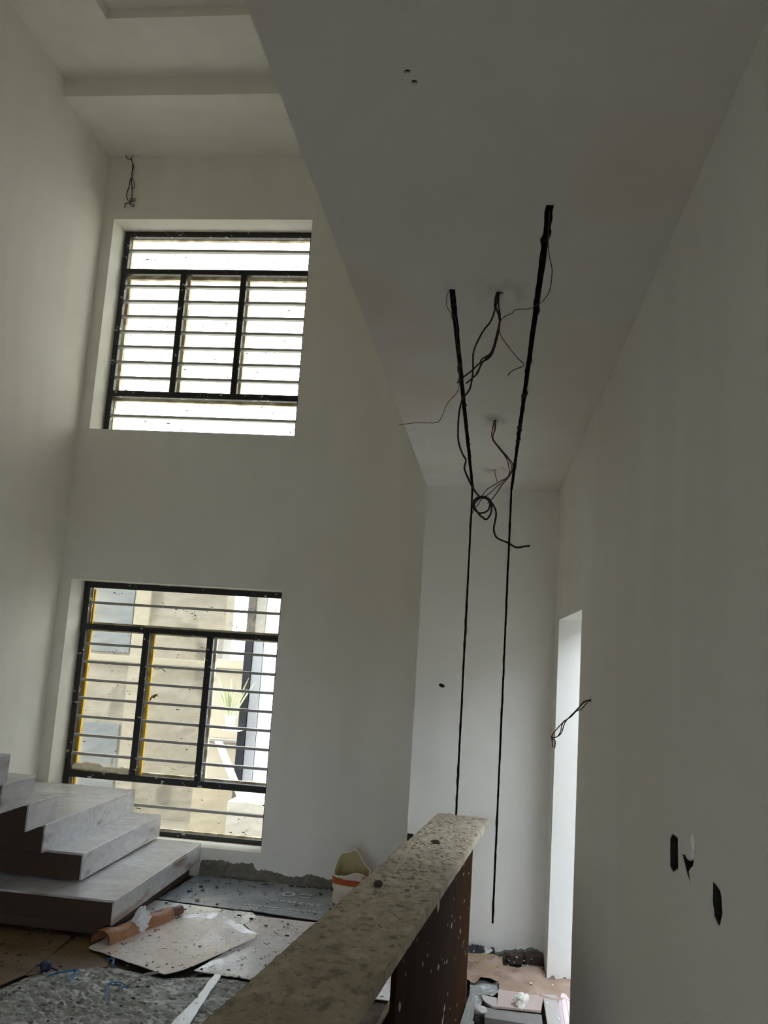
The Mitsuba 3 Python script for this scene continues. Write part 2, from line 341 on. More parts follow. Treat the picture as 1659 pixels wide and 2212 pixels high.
for hx, hy in HOLES: slab -= m3.Manifold.cylinder(.1, .013 if hy > 2 else .007, circular_segments=9).translate([hx, hy, ZS - .05])
obj('ceiling_lower', slab, 'putty_slab', kind='structure', label='lower ceiling slab with two dark grooves and hanging wires')
pier -= mbox(XC - .01, -.405, YC - .01, YC + .035, .612, .662)
obj('wall_pier', pier, 'putty', kind='structure', label='pale projecting wall under the lower ceiling with two dark vertical grooves')
obj('switch_box', mbox(XC + .001, -.4055, YC + .012, YC + .0345, .6125, .6615), 'recess_shade', 'wall_pier', label='dark box sunk at the corner of the pale wall')
obj('broken_masonry', poly_prism([(-.3015, 1.5615), (-.285, 1.5655), (-.2685, 1.5575), (-.2625, 1.545), (-.28, 1.5405), (-.2965, 1.548)], 'y', YC + .008, YC + .079), 'recess_shade', 'wall_pier', label='dark fill of the small hole, shade put into its colour')  # solid plug, the shade of the small hole put into its colour
for hx, hy in HOLES: obj('conduit_end', m3.Manifold.cylinder(.04, .0126 if hy > 2 else .0066, circular_segments=9).translate([hx, hy, ZS + .006]), 'recess_shade', 'ceiling_lower', label='dark plug at a conduit end in the ceiling, shade put into its colour')  # solid plugs, the shade of the ceiling holes put into their colour
# the upper ceiling: a deep band along the window wall, and a sunken tray
cl = mbox(XL - .3, XR + .23, YREAR - .2, YOUT, ZT, ZT + .4) + mbox(XL - .1, XR + .1, YBM, YB + .1, ZB, ZT + .1)
cl -= mbox(-2.80, -.2, 1.6, 5.169, ZT - .1, ZT + .075)
obj('ceiling', cl, 'putty', kind='structure', label='high putty ceiling with a sunken tray and a lowered band over the windows')
obj('wall_rear', mbox(XL - .3, XR + .23, YREAR - .2, YREAR, 0, ZT + .4) - mbox(-1.75, -.05, YREAR - .3, YREAR + .1, -.1, 2.05), 'putty', kind='structure', label='wall opposite the windows with an unseen opening added for fill light')  # the opening is unseen, added to let in fill light
# raw mortar at the foot of the window wall
STRIP = [(-2.045, .112), (-2.028, .114), (-1.903, .132), (-1.803, .115), (-1.644, .13), (-1.636, .086), (-1.523, .09), (-1.396, .063), (-1.287, .067), (-1.234, .091), (-1.041, .064), (-.9, .054), (-.46, .05)]
def strip_mesh(pts, axis_y, thick, seed):
    x0, x1 = pts[0][0], pts[-1][0]; xs = np.arange(x0, x1, .012); P = np.array(pts)
    top = np.interp(xs, P[:, 0], P[:, 1]) + (rng.random(len(xs)) - .5) * .014
    nz = 9; V = []; 
    for i, x in enumerate(xs):
        for j in range(nz):
            z = -.002 + (top[i] + .002) * j / (nz - 1)
            d = thick * (.35 + 1.3 * meshkit.fbm(np.array([x * 22, z * 30, seed]), 4, seed)) * (1 if j < nz - 1 else .0)
            V.append([x, axis_y - d, z])
    F = [t for i in range(len(xs) - 1) for j in range(nz - 1) for a in [i * nz + j] for t in ([a, a + nz, a + nz + 1], [a, a + nz + 1, a + 1])]
    return trimesh.Trimesh(np.array(V), F, process=False)
obj('mortar_band', strip_mesh(STRIP, YB, .022, 3), 'raw_cement', 'wall_back', label='strip of raw dark mortar along the foot of the wall')
obj('mortar_band', strip_mesh([(-.44, .05), (-.05, .03), (.10, .03), (.16, .06), (.25, .075), (.34, .085), (.39, .07)], YC, .02, 5), 'raw_cement', 'wall_pier', label='strip of raw dark mortar along the foot of the wall')
def peel(y, xs):
    V = []; 
    for x in xs:
        h = .030 + .035 * meshkit.fbm(np.array([x * 45, 1, 2]), 3, 4); V += [[x, y - .002, 0], [x, y - .003, h]]
    F = [t for i in range(len(xs) - 1) for t in ([2 * i, 2 * i + 2, 2 * i + 3], [2 * i, 2 * i + 3, 2 * i + 1])]
    return trimesh.Trimesh(np.array(V), F, process=False)
obj('bare_plaster', peel(DY1, np.linspace(XR + .003, XR + .22, 90)), 'grey_wood', 'wall_right', label='scraped grey patch at the foot of the opening')

# ------------------------------------------------------------------ windows: steel frame, grille bars, inner sashes
def window(k, z0, z1):
    W = f'window_{k}'; labels[W] = {'kind': 'structure', 'label': ('upper' if k == 1 else 'lower') + ' window with a black steel frame and horizontal grille bars in the tall wall'}
    y0, y1 = 6.862, 6.905; x0, x1 = WX0 + .012, WX1 - .012
    tr = z1 - .367; lo = z0 + (.365 if k == 1 else .412)          # transom and lower rail centres
    fr = mbox(x0, x1, y0, y1, z0 + .003, z1 - .003) - mbox(x0 + .046, x1 - .046, y0 - .1, y1 + .1, z0 + .034, z1 - .05)
    obj('frame', fr, 'black_steel', W)
    obj('transom', cbox(x0 + .04, x1 - .04, y0 - .004, y1, tr - .022, tr + .024), 'black_steel', W)
    obj('lower_rail', cbox(x0 + .04, x1 - .04, y0 - .012, y1, lo - .026, lo + .024), 'black_steel', W)
    mx = (-2.737, -2.207)
    for m in mx: obj('mullion', cbox(m - .026, m + .026, y0 - .002, y1, lo + .02, tr - .02), 'black_steel', W)
    cols = [(x0 + .046, mx[0] - .026), (mx[0] + .026, mx[1] - .026), (mx[1] + .026, x1 - .046)]
    zs = np.linspace(lo, tr, 9)[1:-1] + .008
    m_bar = 'bar_steel'
    for z in (tr + .195, lo - (.19 if k == 1 else .20)): obj('grille_bar', cbox(x0 + .04, x1 - .04, y0 + .002, y0 + .046, z - .0100, z + .0100, .002), m_bar, W)
    for a, b in cols:
        for z in zs: obj('grille_bar', cbox(a - .005, b + .005, y0 + .002, y0 + .046, z - .0100, z + .0100, .002), m_bar, W)
    # sashes behind the grille, set on the outer side of the wall
    s0, s1 = 6.952, 6.985
    def sash(a, b, c, d, w=.034):
        q = mbox(a, b, s0, s1, c, d) - mbox(a + w, b - w, s0 - .1, s1 + .1, c + w, d - w)
        obj('sash', q, 'cream_wood', W, label='weathered cream wooden inner frame')
    sash(x0, x1, tr + .005, z1 - .004); sash(x0, x1, z0 + .002, lo - .004)
    for i, (a, b) in enumerate(cols): sash(a - .03, b + .03, lo - .002, tr + .003, .036)
    if k == 2:
        for a in (x0 + .050, cols[1][0] + .006):
            zt = z1 - .06 if a < -3 else tr - .03
            obj('yellow_tape', cbox(a, a + .016, 6.925, 6.951, lo + .02 if a > -3 else z0 + .3, zt, .002), 'yellow_tape', W, label='strip of yellow tape down the frame')
for k in (1, 2): window(k, *WZ[k])

# ------------------------------------------------------------------ plastic films over the windows (outside face)
def film(x0, x1, z0, z1, hole=None, seed=0, y=7.004, sag=.012):
    nx, nz = int((x1 - x0) / .022), int((z1 - z0) / .022)
    X, Z = np.meshgrid(np.linspace(x0, x1, nx), np.linspace(z0, z1, nz)); P = np.stack([X * 3 + Z * 2.2, Z * 6 - X * 1.5, X * 0 + seed], -1)
    r = 1 - np.abs(meshkit.fbm(P, 4, seed) * 2 - 1); Y = y + sag * (r ** 3)
    if hole:
        ax, az, bx, bz = hole
        ins = (X > ax) & (X < bx) & (Z > az) & (Z < bz)
    V = np.stack([X, Y, Z], -1).reshape(-1, 3); F = []
    for i in range(nz - 1):
        for j in range(nx - 1):
            if hole and ins[i:i + 2, j:j + 2].any(): continue
            a = i * nx + j; F += [[a, a + 1, a + nx + 1], [a, a + nx + 1, a + nx]]
    m = trimesh.Trimesh(V, F, process=False); m.remove_unreferenced_vertices(); return m
one('plastic_sheet', film(WX0 - .06, WX1 + .06, WZ[1][0] - .06, WZ[1][1] + .06, seed=2), 'film_upper', 'dusty translucent plastic sheet stretched outside the upper window', 'plastic sheet', smooth=True)
one('plastic_sheet', film(WX0 - .06, WX1 + .06, WZ[2][0] - .06, WZ[2][1] + .06, hole=(-2.20, .60, -1.0, 1.785), seed=5, sag=.03), 'film_lower', 'yellowed dusty plastic sheet over the lower window, open at its right column', 'plastic sheet', smooth=True)
mk = [[(-3.11, .985), (-3.085, .992), (-3.082, .978), (-3.105, .962), (-3.08, .958)], [(-3.055, .990), (-3.04, .992), (-3.052, .960)], [(-3.025, .990), (-2.995, .986)], [(-3.02, .974), (-2.995, .970)]]
for q in mk: obj('pen_stroke', tube([(x, 6.997, z) for x, z in q], .0016, 5, 3), 'white_paint', 'plastic_sheet_001', label='white pen stroke on the plastic')
one('dry_leaf', poly_prism([(-2.735, 1.185), (-2.70, 1.205), (-2.685, 1.235), (-2.668, 1.228), (-2.655, 1.25), (-2.640, 1.245), (-2.645, 1.262), (-2.635, 1.268), (-2.665, 1.262), (-2.69, 1.248), (-2.71, 1.22)], 'y', 6.990, 6.993), 'brown_card', 'small dark dry leaf stuck on the middle column of the lower plastic', 'leaf')
one('twig', tube([(-2.70, 6.99, 1.475), (-2.665, 6.988, 1.462), (-2.64, 6.99, 1.474), (-2.615, 6.988, 1.462), (-2.595, 6.99, 1.445)], [.003] * 25, 6, 6), 'dark_twine', 'dark curled twig caught in the plastic at the middle column of the lower window', 'twig', smooth=True)
# a roll of wrapped film lying on the lower rail
t = np.linspace(0, 1, 14)
rp = np.c_[-3.235 + .47 * t, 6.885 + .006 * np.sin(9 * t), .655 + .012 * np.sin(5 * t) + .010]
rad = .013 + .020 * np.abs(np.sin(np.pi * (t * 1.55 + .08))) ** .8 + .004 * np.sin(31 * t)
rm = tube(rp, np.interp(np.linspace(0, 1, 14 * 4 - 3), t, rad), 14, 4); v = rm.vertices
rm.vertices = v + (meshkit.fbm(v * 60, 3, 2)[:, None] - .5) * .012
one('rolled_film', rm, 'white_plastic', 'twisted bundle of crumpled plastic lying on the rail of the lower window', 'plastic bundle', smooth=True)

# ------------------------------------------------------------------ stair
ST = thing('staircase', 'grey stone-clad stair of thick floating treads turning at the left wall', 'staircase')
def tread(x0, x1, y0, y1, z0, z1, name='tread'):
    t_ = obj(name, cbox(x0, x1 - .012, y0 + .012, y1, z0, z1 - .014, .002), 'stair_stone', ST)
    obj('top_slab', cbox(x0, x1, y0, y1, z1 - .014, z1, .0025), 'stair_stone', t_)
    n = max(1, round((y1 - y0) / .78)); ys = np.linspace(y0, y1, n + 1)
    for a, b in zip(ys[:-1], ys[1:]): obj('face_slab', cbox(x1 - .012, x1 - .001, a + (.001 if a > y0 else 0), b - .001, z0 - .002, z1 - .0145, .0012), 'stair_stone', t_)
    obj('end_slab', cbox(x0, x1 - .0125, y0 + .001, y0 + .012, z0 - .002, z1 - .0145, .0012), 'stair_end_shade', t_, label='brownish end face, shade put into its colour')
XE = XL + .003; YE = YB - .003
tread(XE, -2.052, 5.085, YE, .105, .238)
tread(XE, -2.383, 5.345, YE, .256, .410)
tread(XE, -2.605, 5.262, YE, .412, .574, 'landing')
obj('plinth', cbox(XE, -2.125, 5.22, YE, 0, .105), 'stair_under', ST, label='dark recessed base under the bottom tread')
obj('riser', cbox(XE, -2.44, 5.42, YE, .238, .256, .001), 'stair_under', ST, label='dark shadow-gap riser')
for k in range(5):
    y0 = 5.045 - .3175 * k; z0 = .574 + .157 * k
    tread(XE, -2.612, y0, y0 + .357, z0 + .001, z0 + .157)

# ------------------------------------------------------------------ bench in the foreground
BN = thing('work_bench', 'makeshift bench of a mud-caked plank on a dark brown board, in the foreground', 'bench')
D = np.array([.09628, .99471, -.03566]); N0 = np.cross([0, 0, 1.], D); N0 /= np.linalg.norm(N0); U0 = np.cross(D, N0)
def bench_pt(s, w, h):     # along, across (from the right edge to the left), up
    return np.array([.043, 5.205, .85]) + D * s + N0 * w + U0 * h
L_, Wd, Th = 4.35, .292, .034
ns, nw = 1150, 74
S, Wg = np.meshgrid(np.linspace(-L_, 0, ns), np.linspace(0, Wd, nw), indexing='ij')
P = np.stack([S * 9, Wg * 9, S * 0], -1)
Pc = P * [1.0, 1.5, 1]
hm = .003 * (meshkit.fbm(P * .8, 3, 4) - .5) + .020 * np.clip(meshkit.fbm(Pc * 4.2 + 9, 4, 8) - .57, 0, 1) + .0022 * (meshkit.fbm(Pc * 16, 3, 5) - .5) - .012 * np.clip(meshkit.fbm(Pc * 7 + 3, 3, 15) - .62, 0, 1)
edge = np.minimum(Wg, Wd - Wg); wob = .0016 * (meshkit.fbm(np.stack([S * 14, Wg * 0, S * 0], -1), 3, 6) - .5)
wob2 = .0016 * (meshkit.fbm(np.stack([S * 10, Wg * 0, S * 0 + 4], -1), 3, 7) - .5)
Wg2 = Wg + wob * (1 - Wg / Wd) * 2 + wob2 * 2 * (Wg / Wd); S2 = S.copy(); S2[-1] += .010 * (meshkit.noise(np.c_[Wg[-1] * 60, Wg[-1] * 0, Wg[-1] * 0], 3) - .5)
hm = hm - .003 * np.exp(-edge / .004)
base = np.array([.043, 5.205, .85])
top = base + S2[..., None] * D + Wg2[..., None] * N0 + hm[..., None] * U0
bot = base + S2[..., None] * D + Wg2[..., None] * N0 - Th * U0
V = np.vstack([top.reshape(-1, 3), bot.reshape(-1, 3)]); n_ = ns * nw; F = []
ii = np.arange(ns - 1)[:, None] * nw + np.arange(nw - 1)[None, :]; q = np.stack([ii, ii + nw, ii + nw + 1, ii + 1], -1).reshape(-1, 4)
F = [q[:, [0, 1, 2]], q[:, [0, 2, 3]], q[:, [2, 1, 0]] + n_, q[:, [3, 2, 0]] + n_]
bd = list(range(nw)) + [i * nw + nw - 1 for i in range(1, ns)] + [(ns - 1) * nw + j for j in range(nw - 2, -1, -1)] + [i * nw for i in range(ns - 2, 0, -1)]
bd = np.array(bd); b2 = np.roll(bd, -1); F += [np.stack([bd, b2, b2 + n_], 1), np.stack([bd, b2 + n_, bd + n_], 1)]
obj('top_plank', trimesh.Trimesh(V, np.vstack(F), process=False), 'muddy_plank', BN, smooth=35, label='thick plank caked with dried mud and mortar')
def panel(s0, s1, w0, w1, zb, zt_fn):
    pts = []
    for s in (s0, s1):
        for w in (w0, w1):
            b = bench_pt(s, w, 0); pts += [[b[0], b[1], zb], [b[0], b[1], zt_fn(s, w)]]
    return m3.Manifold.hull_points(np.array(pts))
under = lambda s, w: bench_pt(s, w, -Th)[2] - .001
obj('side_board', panel(-2.62, -.772, .004, .020, .0, under), 'brown_ply', BN, label='dark brown coated board with pale splashes')
obj('board_edge', panel(-.772, -.7695, .003, .021, .0, under), 'ply_edge', BN, label='pale raw edge of the board')
obj('side_board', panel(-4.25, -3.45, .004, .24, .0, under), 'brown_ply', BN)
lz = .165
obj('low_board', panel(-2.4, -.62, .318, .336, .0, lambda s, w: lz - .004), 'brown_ply', BN, label='low dark brown board between the feet')
obj('low_board_edge', panel(-2.4, -.62, .317, .337, lz - .004, lambda s, w: lz + .006), 'muddy_plank', BN, label='mud-caked top edge of the low board')
obj('foot_rail', panel(-2.0, -.60, -.022, -.001, .035, lambda s, w: .150), 'grey_wood', BN, label='weathered grey rail at the foot of the board')
for sgm in (-2.0, -.75): obj('foot_block', panel(sgm, sgm + .09, -.03, .34, 0, lambda s, w: .034), 'grey_wood', BN)
# a stone and crumbs of mortar on the plank
def on_plank(s, w, h=0.): return bench_pt(s, w, h)
one('stone', lump(on_plank(-1.93, .215, .012), [.016, .016, .013], 4, 2, .25), 'stone_brown', 'small dark round stone lying on the muddy plank', 'stone', smooth=40)
one('mortar_chunk', lump(on_plank(-.97, .155, .010), [.022, .014, .010], 9, 2, .5), 'stone_brown', 'flat brown chunk of mortar on the plank near its far end', 'mortar chunk', smooth=40)
cr = []
for i in range(420):
    s, w = -L_ * rng.random() ** 1.3 * .8 - .03, .012 + (Wd - .024) * rng.random(); r = .0016 + .0045 * rng.random() ** 3
    cr.append(lump(on_plank(s, w, .002), [r * (1 + rng.random()), r * (1 + rng.random()), r * .7], i, 1, .5))
one('mortar_crumbs', cat(cr), 'mud_crumb', 'crumbs of dried mortar scattered over the plank', 'crumbs', kind='stuff')

# ------------------------------------------------------------------ conduits in the grooves, and wires
for gx, y0, z1, lab in ((G1X, 2.408, .36, 'black conduit in the shorter groove of the lower ceiling and pale wall'), (G2X, 1.92, .203, 'black conduit in the longer groove of the lower ceiling and pale wall')):
    hw = .0073
    a = man(poly_prism([(gx - hw * (.9 + .2 * rng.random()), y) for y in np.linspace(y0, YC + .012, 60)] + [(gx + hw * (.9 + .2 * rng.random()), y) for y in np.linspace(YC + .012, y0, 60)], 'z', ZS + .003, ZS + .016))
    b = man(poly_prism([(gx - hw * (.58 + .2 * rng.random()), z) for z in np.linspace(z1, ZS + .016, 50)] + [(gx + hw * (.58 + .2 * rng.random()), z) for z in np.linspace(ZS + .016, z1, 50)], 'y', YC + .003, YC + .016))
    one('conduit', a + b, 'black_conduit', lab, 'conduit')
def wires(key_name, label, strands):
    t_ = thing(key_name, label, 'wires')
    for pts, r, m in strands: obj('strand', tube(pts, r, 7, 6), m, t_, smooth=True)
    return t_
def wob3(p, amp, seed):      # small swing in depth
    p = np.array(p, float); n = np.arange(len(p)); p[:, 1] += amp * np.sin(n * .9 + seed) * np.minimum(1, n / 3); return p
A1 = [(-.021, 2.42, 2.815), (-.030, 2.42, 2.779), (-.026, 2.42, 2.753), (-.015, 2.42, 2.728), (-.016, 2.42, 2.697), (-.024, 2.42, 2.656), (-.032, 2.42, 2.62), (-.057, 2.42, 2.591), (-.068, 2.42, 2.563), (-.073, 2.42, 2.553), (-.096, 2.42, 2.529), (-.1, 2.42, 2.525)]
A2 = [(-.016, 2.42, 2.815), (-.028, 2.42, 2.753), (-.039, 2.42, 2.712), (-.061, 2.42, 2.675), (-.083, 2.42, 2.621), (-.083, 2.42, 2.573), (-.084, 2.42, 2.547), (-.09, 2.42, 2.512), (-.106, 2.42, 2.484), (-.114, 2.42, 2.451), (-.116, 2.42, 2.411), (-.113, 2.42, 2.356), (-.1, 2.42, 2.322), (-.09, 2.42, 2.306), (-.093, 2.42, 2.283), (-.082, 2.42, 2.255), (-.064, 2.42, 2.221), (-.046, 2.42, 2.2), (-.027, 2.42, 2.196), (-.017, 2.42, 2.185), (-.023, 2.42, 2.165), (-.044, 2.42, 2.157), (-.061, 2.42, 2.168), (-.064, 2.42, 2.182), (-.053, 2.42, 2.197), (-.032, 2.42, 2.201), (-.015, 2.42, 2.19), (-.013, 2.42, 2.161), (-.024, 2.42, 2.141), (-.036, 2.42, 2.145), (-.048, 2.42, 2.154), (-.061, 2.42, 2.178), (-.05, 2.42, 2.195), (-.027, 2.42, 2.199), (-.007, 2.42, 2.18), (.001, 2.42, 2.157), (-.002, 2.42, 2.128), (-.003, 2.42, 2.109), (.006, 2.42, 2.088), (.035, 2.42, 2.077), (.059, 2.42, 2.066), (.079, 2.42, 2.07), (.097, 2.42, 2.073)]
A3 = [(-.018, 2.42, 2.815), (-.031, 2.42, 2.763), (-.023, 2.42, 2.743), (-.015, 2.42, 2.717), (-.016, 2.42, 2.681), (-.028, 2.42, 2.64), (-.037, 2.42, 2.615), (-.06, 2.42, 2.596), (-.062, 2.42, 2.578), (-.073, 2.42, 2.553)]
A4 = [(-.021, 2.42, 2.815), (-.019, 2.42, 2.758), (-.014, 2.42, 2.733), (-.015, 2.42, 2.692), (-.032, 2.42, 2.615), (-.065, 2.42, 2.586), (-.085, 2.42, 2.563), (-.106, 2.42, 2.544), (-.126, 2.42, 2.525)]
wires('wire_bundle', 'bundle of black wires with a long looped tail hanging from the nearest ceiling hole', [(wob3(A1, .006, 1), .0024, 'wire_black'), (wob3(A2, .010, 2), .0027, 'wire_black'), (wob3(A3, .006, 4), .0024, 'wire_black'), (wob3(A4, .008, 5), .0024, 'wire_black')])
B1 = [(-.023, 3.85, 2.815), (-.032, 3.85, 2.758), (-.033, 3.85, 2.726), (-.021, 3.85, 2.703), (.011, 3.85, 2.665), (.039, 3.85, 2.635), (.063, 3.85, 2.605), (.063, 3.85, 2.574), (.043, 3.85, 2.538), (.022, 3.85, 2.51), (-.002, 3.85, 2.467), (-.027, 3.85, 2.431), (-.038, 3.85, 2.423)]
B2 = [(-.021, 3.85, 2.815), (-.023, 3.85, 2.75), (-.029, 3.85, 2.711), (0, 3.85, 2.672), (.031, 3.85, 2.635), (.047, 3.85, 2.596), (.048, 3.85, 2.55), (.014, 3.85, 2.525), (-.041, 3.85, 2.485), (-.066, 3.85, 2.449), (-.094, 3.85, 2.413), (-.102, 3.85, 2.374)]
B3 = [(-.02, 3.85, 2.815), (-.019, 3.85, 2.758), (-.027, 3.85, 2.718), (.011, 3.85, 2.665), (.043, 3.85, 2.627), (.06, 3.85, 2.589), (.043, 3.85, 2.542), (.007, 3.85, 2.506), (-.033, 3.85, 2.466), (-.062, 3.85, 2.445), (-.086, 3.85, 2.406)]
wires('wire_bundle', 'red and black wires curling down from the middle ceiling hole', [(wob3(B1, .01, 1), .0024, 'wire_black'), (wob3(B2, .01, 3), .0022, 'wire_red'), (wob3(B3, .01, 5), .0022, 'wire_brown')])
wires('wire_bundle', 'short grey wire stub at the farthest ceiling hole', [([(-.019, 4.945, 2.815), (-.016, 4.94, 2.79), (-.011, 4.94, 2.765), (0, 4.94, 2.731)], .0022, 'wire_grey')])
G2 = [(.093, 1.95, 2.812), (.092, 1.95, 2.776), (.091, 1.95, 2.75), (.092, 1.95, 2.721), (.095, 1.95, 2.691), (.102, 1.95, 2.662), (.103, 1.95, 2.641), (.099, 1.95, 2.608), (.086, 1.95, 2.585), (.071, 1.95, 2.572), (.054, 1.95, 2.562), (.026, 1.95, 2.559), (.015, 1.95, 2.55), (-.002, 1.95, 2.542), (-.01, 1.95, 2.531), (-.011, 1.95, 2.51), (0, 1.95, 2.486), (.031, 1.95, 2.446), (.048, 1.95, 2.427), (.034, 1.95, 2.419), (.021, 1.95, 2.413), (.012, 1.95, 2.403)]
one('thin_wire', tube(wob3(G2, .004, 1), .0011, 6, 6), 'wire_brown', 'thin brown wire drooping from the near end of the longer groove', 'wire', smooth=True)
G1 = [(-.158, 2.42, 2.81), (-.167, 2.4, 2.779), (-.166, 2.4, 2.748), (-.154, 2.4, 2.727), (-.141, 2.4, 2.712), (-.132, 2.4, 2.671), (-.134, 2.4, 2.631), (-.128, 2.4, 2.595), (-.12, 2.4, 2.55), (-.118, 2.4, 2.515), (-.125, 2.4, 2.49), (-.149, 2.4, 2.459), (-.162, 2.4, 2.424), (-.173, 2.4, 2.406), (-.199, 2.4, 2.403), (-.238, 2.4, 2.401), (-.262, 2.4, 2.396), (-.281, 2.4, 2.392)]
one('thin_wire', tube(wob3(G1, .004, 2), .0010, 6, 6), 'wire_brown', 'thin wire hanging from the near end of the shorter groove toward the slab edge', 'wire', smooth=True)
R1 = [(.43, 3.5, 1.622), (.390, 3.5, 1.622), (.363, 3.5, 1.61), (.345, 3.5, 1.584), (.321, 3.5, 1.555), (.305, 3.5, 1.543), (.281, 3.5, 1.519), (.252, 3.5, 1.479), (.253, 3.5, 1.457), (.255, 3.5, 1.435)]
R2 = [(.43, 3.5, 1.621), (.390, 3.5, 1.621), (.371, 3.5, 1.613), (.35, 3.5, 1.593), (.31, 3.5, 1.546), (.291, 3.5, 1.531), (.282, 3.5, 1.492), (.269, 3.5, 1.474), (.252, 3.5, 1.47), (.264, 3.5, 1.458), (.263, 3.5, 1.433)]
R3 = [(.43, 3.5, 1.62), (.388, 3.5, 1.618), (.358, 3.5, 1.585), (.334, 3.5, 1.572), (.305, 3.5, 1.54), (.295, 3.5, 1.52), (.287, 3.5, 1.492), (.274, 3.5, 1.478)]
wires('wire_bundle', 'three dark wires poking from a hole in the right wall beside the opening', [(wob3(R1, .004, 1), .0020, 'wire_brown'), (wob3(R2, .004, 2), .0020, 'wire_black'), (wob3(R3, .004, 4), .0020, 'wire_black')])
S1 = [(-3.205, 6.62, 5.75), (-3.205, 6.62, 5.705), (-3.183, 6.62, 5.652), (-3.179, 6.62, 5.632), (-3.188, 6.62, 5.588), (-3.184, 6.62, 5.548), (-3.198, 6.62, 5.523), (-3.204, 6.62, 5.466), (-3.213, 6.62, 5.424), (-3.215, 6.62, 5.385), (-3.206, 6.62, 5.355), (-3.186, 6.62, 5.331), (-3.161, 6.62, 5.326), (-3.141, 6.62, 5.333), (-3.136, 6.62, 5.346), (-3.15, 6.62, 5.356), (-3.174, 6.62, 5.353), (-3.176, 6.62, 5.331), (-3.174, 6.62, 5.311), (-3.162, 6.62, 5.289), (-3.147, 6.62, 5.283), (-3.139, 6.62, 5.294), (-3.154, 6.62, 5.306), (-3.177, 6.62, 5.314), (-3.198, 6.62, 5.312), (-3.216, 6.62, 5.301), (-3.218, 6.62, 5.269)]
S2_ = [(-3.265, 6.62, 5.748), (-3.239, 6.62, 5.717), (-3.209, 6.62, 5.71), (-3.189, 6.62, 5.657), (-3.187, 6.62, 5.598), (-3.185, 6.62, 5.548), (-3.187, 6.62, 5.523), (-3.179, 6.62, 5.474), (-3.171, 6.62, 5.424), (-3.159, 6.62, 5.331)]
S3_ = [(-3.184, 6.62, 5.548), (-3.163, 6.62, 5.513), (-3.152, 6.62, 5.479), (-3.152, 6.62, 5.454), (-3.165, 6.62, 5.443)]
wires('wire_bundle', 'tangled dark wires hanging from the high ceiling band above the upper window', [(wob3(S1, .004, 1), .0036, 'wire_black'), (wob3(S2_, .004, 2), .0036, 'wire_black'), (wob3(S3_, .004, 2), .0030, 'wire_brown')])

# ------------------------------------------------------------------ what lies on the floor
FE = [(-2.115, 5.30), (-2.115, 5.93), (-1.80, 5.915), (-1.444, 5.895), (-1.389, 5.814), (-1.44, 5.652), (-1.295, 5.432), (-1.44, 5.14), (-1.9, 5.2)]
FD = [(-2.105, 5.955), (-1.80, 5.935), (-1.446, 5.918), (-.963, 5.858), (-.60, 5.83), (-.60, 6.50), (-.954, 6.53), (-1.25, 6.60), (-1.485, 6.61), (-1.70, 6.58), (-2.06, 6.61)]
FA = [(-2.119, 4.94), (-2.095, 5.127), (-2.05, 5.45), (-1.85, 5.62), (-1.625, 5.732), (-1.295, 5.432), (-1.288, 5.35), (-1.501, 4.775), (-1.585, 4.677), (-1.875, 4.816)]
FB = [(-1.467, 4.799), (-1.168, 4.779), (-.70, 4.74), (-.42, 4.72), (-.40, 5.43), (-.89, 5.465), (-1.303, 5.472)]
FC = [(-1.437, 5.662), (-1.394, 5.812), (-.896, 5.81), (-.46, 5.78), (-.46, 5.435), (-.89, 5.462), (-1.311, 5.479)]
NV = thing('printed_board', 'glossy dark navy board with faint white print lying against the window wall', 'board')
obj('board', sheet(FD, .004, .005, .05, .004, .010, 11), 'navy_board', NV, smooth=40)
def words(txt, x, y, h, z, sy=1.0, rot=-.06, bold=False):
    m = meshkit.text_mesh(txt, h, .0008, bold); v = m.vertices * [1, sy, 1]
    c, s = math.cos(rot), math.sin(rot); m.vertices = np.c_[v[:, 0] * c - v[:, 1] * s + x, v[:, 0] * s + v[:, 1] * c + y, v[:, 2] + z]; return m
def scrib(x, y, length, h, z, seed, rot=-.03):
    r = np.random.default_rng(seed); ms = []; u = 0
    while u < length:
        w = h * (.35 + .5 * r.random())
        if r.random() < .82: ms.append(trimesh.creation.box([w * .8, h * (.5 + .5 * r.random()), .0008], trimesh.transformations.translation_matrix([x + u, y + u * math.tan(rot) + h * .2 * (r.random() - .5), z])))
        u += w
    return trimesh.util.concatenate(ms)
def letters(txt, x, y, h, z, step, sl):
    u_ = 0.
    for ch_ in txt:
        u0_ = u_; u_ += step * (1.42 if ch_ == 'M' else 1.05 if ch_ in 'ON' else .92)
        obj('letter', words(ch_, x + u0_, y + u0_ * sl, h, z, 1.0, sl, True), 'board_print', NV, label='faint white letter')
letters('OC', -1.37, 6.315, .10, .0165, .115, -.05); letters('OPMENT', -1.40, 6.17, .05, .0160, .058, -.05)
obj('small_print', cat([scrib(-1.54, 6.035, .52, .022, .0150, 3, .0), scrib(-1.52, 5.99, .45, .020, .0145, 4, -.03)]), 'board_print', NV, label='two rows of small faint white print', kind='stuff')
one('protective_sheet', sheet(FE, .002, .002, .05, .006, .004, 12), 'glossy_sheet', 'shiny pale plastic sheet reflecting the window beside the bottom tread', 'floor sheet', smooth=40)
one('cardboard_sheet', sheet(FB, .003, .004, .05, .004, .016, 13), 'grey_card', 'pale grey cardboard sheet running under the bench, nearest the crumpled film', 'cardboard')
one('cardboard_sheet', sheet(FC, .006, .004, .05, .004, .014, 14), 'pink_card', 'pinkish cardboard sheet between the navy board and the pale grey sheet', 'cardboard')
one('cardboard_sheet', sheet(FA, .012, .004, .045, .007, .022, 15), 'pink_card', 'large creased pink-grey cardboard sheet in front of the bottom tread', 'cardboard')
